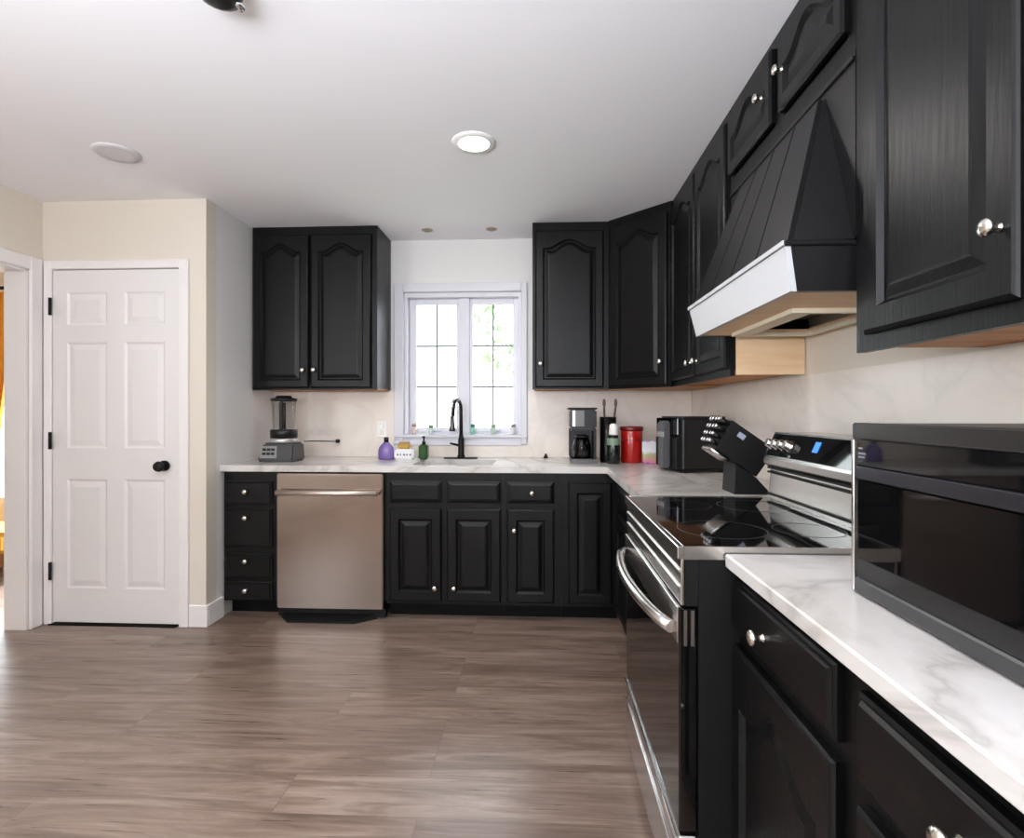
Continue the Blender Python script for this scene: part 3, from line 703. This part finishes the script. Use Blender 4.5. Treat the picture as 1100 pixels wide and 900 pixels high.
# ------------------------------------------------------------------ room through the opening
cm = mat('orange curtain cloth', (232,150,22), .7)
t = thing('curtain', (-4.6,.6,2.3), 'orange curtain tied back beside the bright window', 'curtain')
c = MB(); cols = 28; rows = 14; vs = []
for j in range(rows+1):
    z = 2.25-(2.25-1.05)*j/rows; k = j/rows
    wdt = .62*(1-k**2*.78)
    vs.append([c.bm.verts.new((-4.50-wdt*(1-i/cols)-.12*k**2, .60+.025*math.sin(i*1.7+.4*j*.3), z)) for i in range(cols+1)])
for j in range(rows):
    for i in range(cols):
        f = c.bm.faces.new((vs[j][i], vs[j][i+1], vs[j+1][i+1], vs[j+1][i])); f.smooth = True
cl = c.build('cloth', cm, t); sm = cl.modifiers.new('thickness', 'SOLIDIFY'); sm.thickness = .004
MB().tube([(-5.5,.61,2.29),(-3.9,.61,2.29)], .014, 10).build('curtain_rod', 'black_matte', t)
win2 = thing('window_2', (-4.65,.74,.42), 'tall bright window of the left room', 'window'); win2['kind'] = 'structure'
c = MB()
for a in ((-5.4,-5.34,.42,2.2), (-3.96,-3.9,.42,2.2), (-5.34,-3.96,.42,.48), (-5.34,-3.96,2.14,2.2), (-4.68,-4.62,.48,2.14)): c.box(a[0],a[1],.71,.79,a[2],a[3])
c.build('window_frame', 'white_paint', win2)
for a, b in ((-5.34,-4.68), (-4.62,-3.96)): MB().box(a, b, .745, .75, .48, 2.14).build('pane', 'window_glass', win2)
t = thing('bench', (-4.5,.2,0), 'low bench with yellow cushion below the curtain', 'bench')
MB().box(-5.2, -3.95, .0, .45, .17, .33, .03, 3).build('cushion', mat('yellow cloth', (236,178,70), .8), t)
MB().box(-5.2, -3.95, .0, .45, .08, .1695).build('bench_frame', mat('brown wood', (150,98,58), .5), t)
for x in (-5.17, -4.0):
    for y in (.03, .38): MB().box(x, x+.04, y, y+.04, .0005, .0795).build('leg', 'raw_oak', t)

# ------------------------------------------------------------------ things on the counters
Z = CZ+.0006
# blender
t = thing('blender', (-1.665,-.40,CZ), 'dark grey jug blender at the left end of counter', 'blender')
b = MB(); b.hexa([(-1.785,-.49,Z),(-1.545,-.49,Z),(-1.545,-.31,Z),(-1.785,-.31,Z),(-1.755,-.465,Z+.12),(-1.55,-.465,Z+.12),(-1.55,-.32,Z+.12),(-1.755,-.32,Z+.12)])
bmesh.ops.bevel(b.bm, geom=b.bm.edges[:], offset=.012, segments=2, affect='EDGES'); b.build('motor_base', 'grey_plastic', t)
b = MB(); b.hexa([(-1.765,-.4905,Z+.025),(-1.655,-.4905,Z+.025),(-1.655,-.485,Z+.025),(-1.765,-.485,Z+.025),(-1.757,-.4705,Z+.10),(-1.66,-.4705,Z+.10),(-1.66,-.464,Z+.10),(-1.757,-.464,Z+.10)])
pnl = b.build('control_plate', mat('grey control plate', (138,136,134), .4), t)
for i in range(3):
    for j in range(2):
        z = Z+.045+.026*j; y = -.487+(.026*j+.015)*.26-.0045
        MB().box(-1.748+.028*i, -1.726+.028*i, y, y+.004, z, z+.016).build('button', 'black_plastic', pnl)
MB().lathe([(.088,0),(.092,.004),(.092,.022),(.086,.028)], (-1.652,-.392,Z+.1205), seg=32).build('collar', 'silver_plastic', t)
MB().lathe([(.082,0),(.084,.05),(.078,.055)], (-1.652,-.392,Z+.149), seg=32).build('jar_base', 'black_plastic', t)
MB().lathe([(.066,0),(.076,.18),(.076,.181),(.074,.181),(.064,.004)], (-1.652,-.392,Z+.2045), seg=32, cap=False).build('jar', 'jar_glass', t)
MB().box(-1.645, -1.62, -.478, -.462, Z+.205, Z+.385, .004).build('handle', 'black_plastic', t)
MB().lathe([(.079,0),(.082,.006),(.082,.016),(.05,.022),(.046,.034),(.03,.036)], (-1.652,-.392,Z+.386), seg=32).build('lid', 'black_plastic', t)
MB().lathe([(.012,0),(.012,.17),(.005,.17)], (-1.652,-.392,Z+.206), seg=10).build('blade_shaft', 'steel_dark', t)
t = thing('power_cord', (-1.5,-.3,CZ), 'thin cord with black plug beside the blender', 'cord')
MB().tube([(-1.545,-.33,1.035),(-1.50,-.22,1.03),(-1.46,-.12,1.024),(-1.435,-.06,1.02)], .004, 8).build('cable', 'grey_plastic', t)
MB().lathe([(.008,0),(.014,.012),(.014,.03),(.011,.034)], (-1.437,-.047,1.02), (.05,.9,0), 12).build('plug', 'black_matte', t)
def outlet(x, z, label):
    t = thing('wall_outlet', (x,-.0125,z), label, 'outlet')
    MB().box(x-.036, x+.036, -.0185, -.0125, z-.058, z+.058, .002).build('cover_plate', 'white_plastic', t)
    for q in (-.022, .022):
        MB().box(x-.015, x+.015, -.0205, -.0187, z+q-.016, z+q+.016, .0008).build('socket', 'silver_plastic', t)
outlet(-1.12, 1.105, 'white outlet on backsplash above the purple bottle')
# bottles at the sink
pur = mat('purple liquid soap', (140,116,188), .22, trans=.3)
t = thing('soap_bottle', (-1.02,-.24,CZ), 'purple soap bottle with dark cap, left of the sink', 'bottle')
MB().lathe([(.05,0),(.054,.006),(.054,.06),(.046,.085),(.024,.108),(.018,.115)], (-1.025,-.24,Z), seg=24, sx=1, sy=.62).build('bottle_body', pur, t)
MB().lathe([(.016,0),(.016,.03),(.013,.033)], (-1.025,-.24,Z+.1155), seg=16).build('cap', 'black_plastic', t)
lab = mat('pale print on purple label', (196,182,220), .5)
t = thing('sponge_holder', (-.90,-.23,CZ), 'small white ceramic sponge caddy beside the purple bottle', 'sponge holder')
b = MB(); b.box(-.965, -.835, -.275, -.185, Z, Z+.07, .012, 3); b.build('cup', mat('white ceramic', (236,236,238), .2), t)
p = mat('dark grey print', (96,96,108), .6)
for i, w_ in enumerate((.018,.012,.02,.014,.016)): MB().box(-.945+.021*i, -.945+.021*i+w_*.7, -.2758, -.2753, Z+.028, Z+.040).build('printed_mark', p, t)
sp = mat('yellow brown sponge', (196,158,84), .95); bump(sp, noise(sp, coords(sp, (150,150,150)), 1, 3), .8, .01)
t = thing('sponge', (-.90,-.23,CZ+.07), 'yellow brown sponge lying on the white caddy', 'sponge')
MB().box(-.945, -.865, -.258, -.202, Z+.0708, Z+.105, .008, 2).build('scrub_pad', sp, t)
MB().box(-.94, -.87, -.255, -.205, Z+.1055, Z+.118, .005, 2).build('top_pad', mat('tan pad', (176,146,110), .95), t)
grn = mat('dark green glass', (30,84,34), .12, trans=.25)
t = thing('soap_bottle', (-.775,-.22,CZ), 'dark green soap bottle with black pump beside the sink', 'bottle')
MB().box(-.807, -.745, -.25, -.19, Z, Z+.10, .010, 3).build('bottle_body', grn, t)
b = MB(); b.lathe([(.013,0),(.013,.018),(.006,.02),(.006,.045),(.009,.046),(.009,.055)], (-.776,-.22,Z+.1005), seg=14); b.tube([(-.776,-.22,Z+.150),(-.776,-.255,Z+.148)], .005, 8)
b.build('pump', 'black_matte', t)
# window sill pots
def pot(x, col, leaf, h, label, r=.02):
    t = thing('sill_pot', (x,-.01,wz0+.008), label, 'pot', 'little pots on the window sill'); z = wz0+.0085; y = .005
    MB().lathe([(r*.8,0),(r,h),(r*.9,h),(r*.75,h*.3)], (x,y,z), seg=16).build('cup', mat('pot '+label[:12], col, .4), t)
    if leaf:
        c = MB()
        for k in range(9):
            a = k*2.4; rr = .006+.0012*k; c.sphere((x+rr*math.cos(a), y+rr*math.sin(a), z+h+.008+.002*(k%3)), .009, (.6,.6,1.5), 8)
        c.build('succulent', mat('leaf '+label[:12], leaf, .5), t)
pot(-.895, (214,196,190), (176,150,140), .055, 'small pinkish pot with dried plant at left end of window sill')
pot(-.775, (200,214,206), (96,150,104), .045, 'small pale pot with green succulent on sill above the green bottle')
pot(-.475, (150,200,182), (70,140,110), .05, 'small mint green pot with dark green succulent, right of faucet', .022)
pot(-.33, (190,206,186), (150,176,140), .05, 'small sage pot with pale succulent under the right-hand sash')
pot(-.19, (220,216,216), (150,150,150), .05, 'small whitish pot with grey plant at right end of window sill')
t = MB().lathe([(.014,0),(.016,.01),(.008,.02),(.008,.03),(0,.032)], (.04,-.10,Z), seg=14).build('sink_stopper', 'black_matte'); tag(t, 'small black stopper on counter between faucet and coffee maker', 'stopper')
# coffee maker
t = thing('coffee_maker', (.26,-.42,CZ), 'black and steel drip coffee maker left of the utensil crock', 'coffee maker')
x0, x1, yf, ybk = .185, .345, -.50, -.30
MB().box(x0, x1, yf, ybk, Z, Z+.03, .006, 2).build('base', 'steel_dark', t)
MB().box(x0, x1, -.37, ybk, Z+.0305, Z+.215, .006).build('water_tank', 'black_plastic', t)
MB().box(x1-.018, x1, yf+.02, -.371, Z+.0305, Z+.215, .003).build('side_column', 'black_plastic', t)
b = MB().box(x0, x1, yf, ybk, Z+.2155, Z+.33, .008, 2).build('brew_head', 'black_plastic', t)
MB().box(x0-.012, x1+.003, yf-.004, ybk, Z+.331, Z+.343, .004).build('lid', 'black_plastic', t)
MB().box(x0+.012, x0+.085, yf-.0025, yf-.0005, Z+.228, Z+.325).build('front_plate', 'steel_dark', b)
MB().box(x0+.012, x0+.03, yf-.0035, yf-.0026, Z+.228, Z+.325).build('side_strip', 'silver_plastic', b)
MB().box(x0+.005, x1-.02, yf-.001, yf+.06, Z+.2, Z+.215).build('drip_basket', 'black_plastic', t)
cf = MB().lathe([(.05,0),(.058,.02),(.06,.075),(.048,.115),(.042,.125),(.04,.124),(.056,.07),(.05,.004)], (.258,-.438,Z+.031), seg=28).build('carafe', 'carafe_glass', t)
MB().lathe([(.044,0),(.044,.014),(.02,.02)], (.258,-.438,Z+.157), seg=24).build('carafe_lid', 'black_plastic', cf)
MB().tube([(.225,-.488,Z+.15),(.215,-.51,Z+.145),(.212,-.515,Z+.10),(.22,-.495,Z+.055)], .008, 8).build('carafe_handle', 'black_plastic', cf)
MB().lathe([(.0,0),(.05,.0),(.055,.04),(0,.041)], (.258,-.438,Z+.036), seg=24).build('coffee', mat('coffee', (22,14,9), .2), cf)
# utensil crock with spoons
t = thing('utensil_crock', (.43,-.36,CZ), 'tall black utensil crock between coffee maker and red canister', 'crock')
MB().lathe([(.048,0),(.052,.01),(.052,.285),(.047,.285),(.047,.02)], (.43,-.36,Z), seg=28).build('crock_body', 'black_plastic', t)
wd = mat('dark wood', (92,74,58), .6)
for x, tx, label in ((.415,.405,'dark wooden spoon standing in crock, left of the two'), (.445,.475,'dark wooden spoon standing in crock, right of the two')):
    s = thing('wooden_spoon', (x,-.36,CZ+.03), label, 'spoon', 'spoons in the utensil crock')
    MB().tube([(x,-.36,Z+.03),((x+tx)/2,-.365,Z+.2),(tx,-.37,Z+.345)], .007, 8).build('handle', wd, s)
    MB().sphere((tx+(tx-x)*.05,-.371,Z+.372), .017, (.62,.35,1.7), 14).build('bowl', wd, s)
t = thing('oil_bottle', (.447,-.465,CZ), 'dark bottle with white cap in front of the utensil crock', 'bottle')
MB().lathe([(.037,0),(.04,.008),(.04,.12),(.036,.14),(.027,.175)], (.45,-.468,Z), seg=24).build('bottle_body', mat('near black green glass', (22,28,24), .15), t)
MB().lathe([(.041,0),(.041,.042)], (.45,-.468,Z+.115), seg=24, cap=False).build('label_band', mat('sage label', (120,140,118), .5), t)
MB().lathe([(.026,0),(.029,.004),(.024,.06),(.014,.07)], (.45,-.468,Z+.1755), seg=20).build('cap', 'white_plastic', t)
# red canister
red = mat('red gloss metal', (168,24,20), .22, coat=.4); red2 = mat('dark red lid', (104,16,18), .3)
t = thing('canister', (.575,-.37,CZ), 'red canister with dark red lid right of the bottles', 'canister')
MB().lathe([(.064,0),(.068,.006),(.068,.195),(.066,.2)], (.575,-.375,Z), seg=36).build('can_body', red, t)
MB().lathe([(.071,0),(.073,.004),(.073,.02),(.068,.026)], (.575,-.375,Z+.2005), seg=36).build('lid', red2, t)
b = MB(); b.lathe([(.0688,0),(.0688,.006)], (.575,-.375,Z+.14), seg=36, cap=False); b.build('band', red2, t)
# pouch
t = thing('snack_pouch', (.665,-.455,CZ), 'white pouch with pink and green print beside red canister', 'pouch')
b = MB(); b.hexa([(.628,-.49,Z),(.732,-.48,Z),(.732,-.43,Z),(.628,-.44,Z),(.624,-.464,Z+.142),(.736,-.454,Z+.142),(.736,-.449,Z+.142),(.624,-.459,Z+.142)])
bmesh.ops.bevel(b.bm, geom=b.bm.edges[:], offset=.004, segments=2, affect='EDGES')
pm = mat('pouch print', (226,224,228), .35)
vv = coords(pm, (1,1,1)); sep = N(pm, 'ShaderNodeSeparateXYZ'); L(pm, vv, sep.inputs[0])
nz = noise(pm, coords(pm, (30,30,30)), 1, 2); ad = N(pm, 'ShaderNodeMath', operation='MULTIPLY_ADD'); ad.inputs[1].default_value = .05; L(pm, nz, ad.inputs[0]); L(pm, sep.outputs['Z'], ad.inputs[2])
mr = N(pm, 'ShaderNodeMapRange'); mr.inputs['From Min'].default_value = .02; mr.inputs['From Max'].default_value = .17; L(pm, ad.outputs[0], mr.inputs['Value'])
L(pm, ramp(pm, mr.outputs['Result'], [(0,(120,60,140)), (.12,(214,130,170)), (.3,(190,170,120)), (.42,(170,186,150)), (.55,(226,224,228)), (.9,(214,212,220)), (1,(120,100,150))]), B(pm).inputs['Base Color'])
b.build('bag', pm, t)
t = thing('spice_jar', (.755,-.40,CZ), 'small dark jar between pouch and black air fryer', 'jar')
MB().lathe([(.026,0),(.029,.006),(.029,.085),(.024,.095)], (.765,-.41,Z), seg=20).build('jar_body', mat('grey brown jar', (92,78,80), .25), t)
MB().lathe([(.03,0),(.03,.035),(.027,.038)], (.765,-.41,Z+.0955), seg=20).build('lid', 'black_plastic', t)
t = thing('spice_jar', (.80,-.44,CZ), 'small dark red jar half hidden by the air fryer', 'jar')
MB().lathe([(.024,0),(.027,.006),(.027,.075),(.022,.085)], (.825,-.47,Z), seg=20).build('jar_body', mat('dark red jar', (104,30,42), .25), t)
MB().lathe([(.028,0),(.028,.032),(.025,.035)], (.825,-.47,Z+.0855), seg=20).build('lid', 'black_plastic', t)
# air fryer (front faces the room)
t = thing('air_fryer', (.695,-.985,CZ), 'black box-shaped air fryer with silver handle near the corner', 'air fryer', None, math.radians(13))
def lb2(name, m, a, par, bev=0, seg=1): return lb(name, m, *a, par, bev, seg)
lb2('body', 'black_plastic', (.03,.30,-.02,.27,.006,.293), t, .018, 3)
for x, y in ((.06,.02), (.27,.02), (.06,.23), (.27,.23)): lb2('foot', 'black_matte', (x-.012,x+.012,y-.012,y+.012,.0008,.0055), t)
dr = lb2('basket_front', 'black_plastic', (.012,.0295,-.005,.255,.02,.185), t, .006, 2)
lb2('control_panel', 'black_glass', (.014,.0295,0,.25,.195,.285), t, .004)
h = lb2('handle', mat('grey handle plastic', (84,84,86), .3), (-.026,.0115,.07,.15,.02,.27), dr, .008, 2)
lb2('handle_plate', 'silver_plastic', (-.0285,-.0262,.068,.152,.185,.212), dr, .004)
# knife block
t = thing('knife_block', (.80,-1.64,CZ), 'slanted black knife block full of silver-ended knives behind the range', 'knife block')
a = math.radians(35); ux, uz = -math.cos(a), math.sin(a); nx, nz_ = math.sin(a), math.cos(a)   # u toward the handles, n up out of the block's long face
O = Vector((.828,-1.64,.979)); T = .125; yk0, yk1 = -1.705, -1.565
def kp(s, n, y): return (O.x+ux*s+nx*n, y, O.z+uz*s+nz_*n)
MB().prism([kp(0,0,yk0), kp(.185,0,yk0), kp(.195,T,yk0), kp(0,T,yk0)], (0,yk1-yk0,0)).build('block', 'black_matte', t)
MB().hexa([(.745,yk0,Z),(.885,yk0,Z),(.885,yk1,Z),(.745,yk1,Z),(.752,yk0,1.026),(.828,yk0,.974),(.828,yk1,.974),(.752,yk1,1.026)]).build('stand', 'black_matte', t)
M['block_label'] = mat('grey maker mark', (170,180,200), .4)
MB().prism([kp(.12,.085,yk0-.0008), kp(.15,.085,yk0-.0008), kp(.15,.105,yk0-.0008), kp(.12,.105,yk0-.0008)], (0,.0006,0)).build('badge', 'block_label', t)
hm = 'black_plastic'; cnt = 0
words = {0:'lowest row', 1:'second row up', 2:'third row up', 3:'top row'}
for row, n in enumerate((.018, .046, .076, .106)):
    for col, y in enumerate((-1.685, -1.655, -1.615, -1.585)):
        s0 = .1855+.01*n/T; ln = (.026,.03,.034,.038)[row]; r = (.0085,.0085,.010,.011)[row]
        pl_ = ('nearest the range', 'second from the range', 'third from the range', 'farthest from the range')[col]
        k = thing('knife', kp(s0,n,y), 'black handled knife in the block, %s, %s' % (words[row], pl_), 'knife', 'knives in the knife block')
        axis = (ux,0,uz)
        MB().tube([kp(s0+.001,n,y), kp(s0+ln*.5,n+.002,y), kp(s0+ln,n,y)], [r*.8,r,r*.95], 8).build('handle', hm, k)
        MB().tube([kp(s0+ln+.0003,n,y), kp(s0+ln+.012,n,y)], [r*.98,r*.85], 10).build('butt_cap', 'chrome', k)
for i, y in enumerate((-1.69,-1.665,-1.64,-1.615,-1.59)):
    k = thing('steak_knife', kp(.12,-.0095,y), 'steel steak knife along the underside of block, %s' % ('nearest the range','second from the range','third from the range','fourth from the range','farthest from the range')[i], 'knife', 'steak knives in the knife block')
    MB().tube([kp(.115,-.0095,y), kp(.20,-.0095,y)], [.0075,.0085], 8).build('handle', 'steel', k)
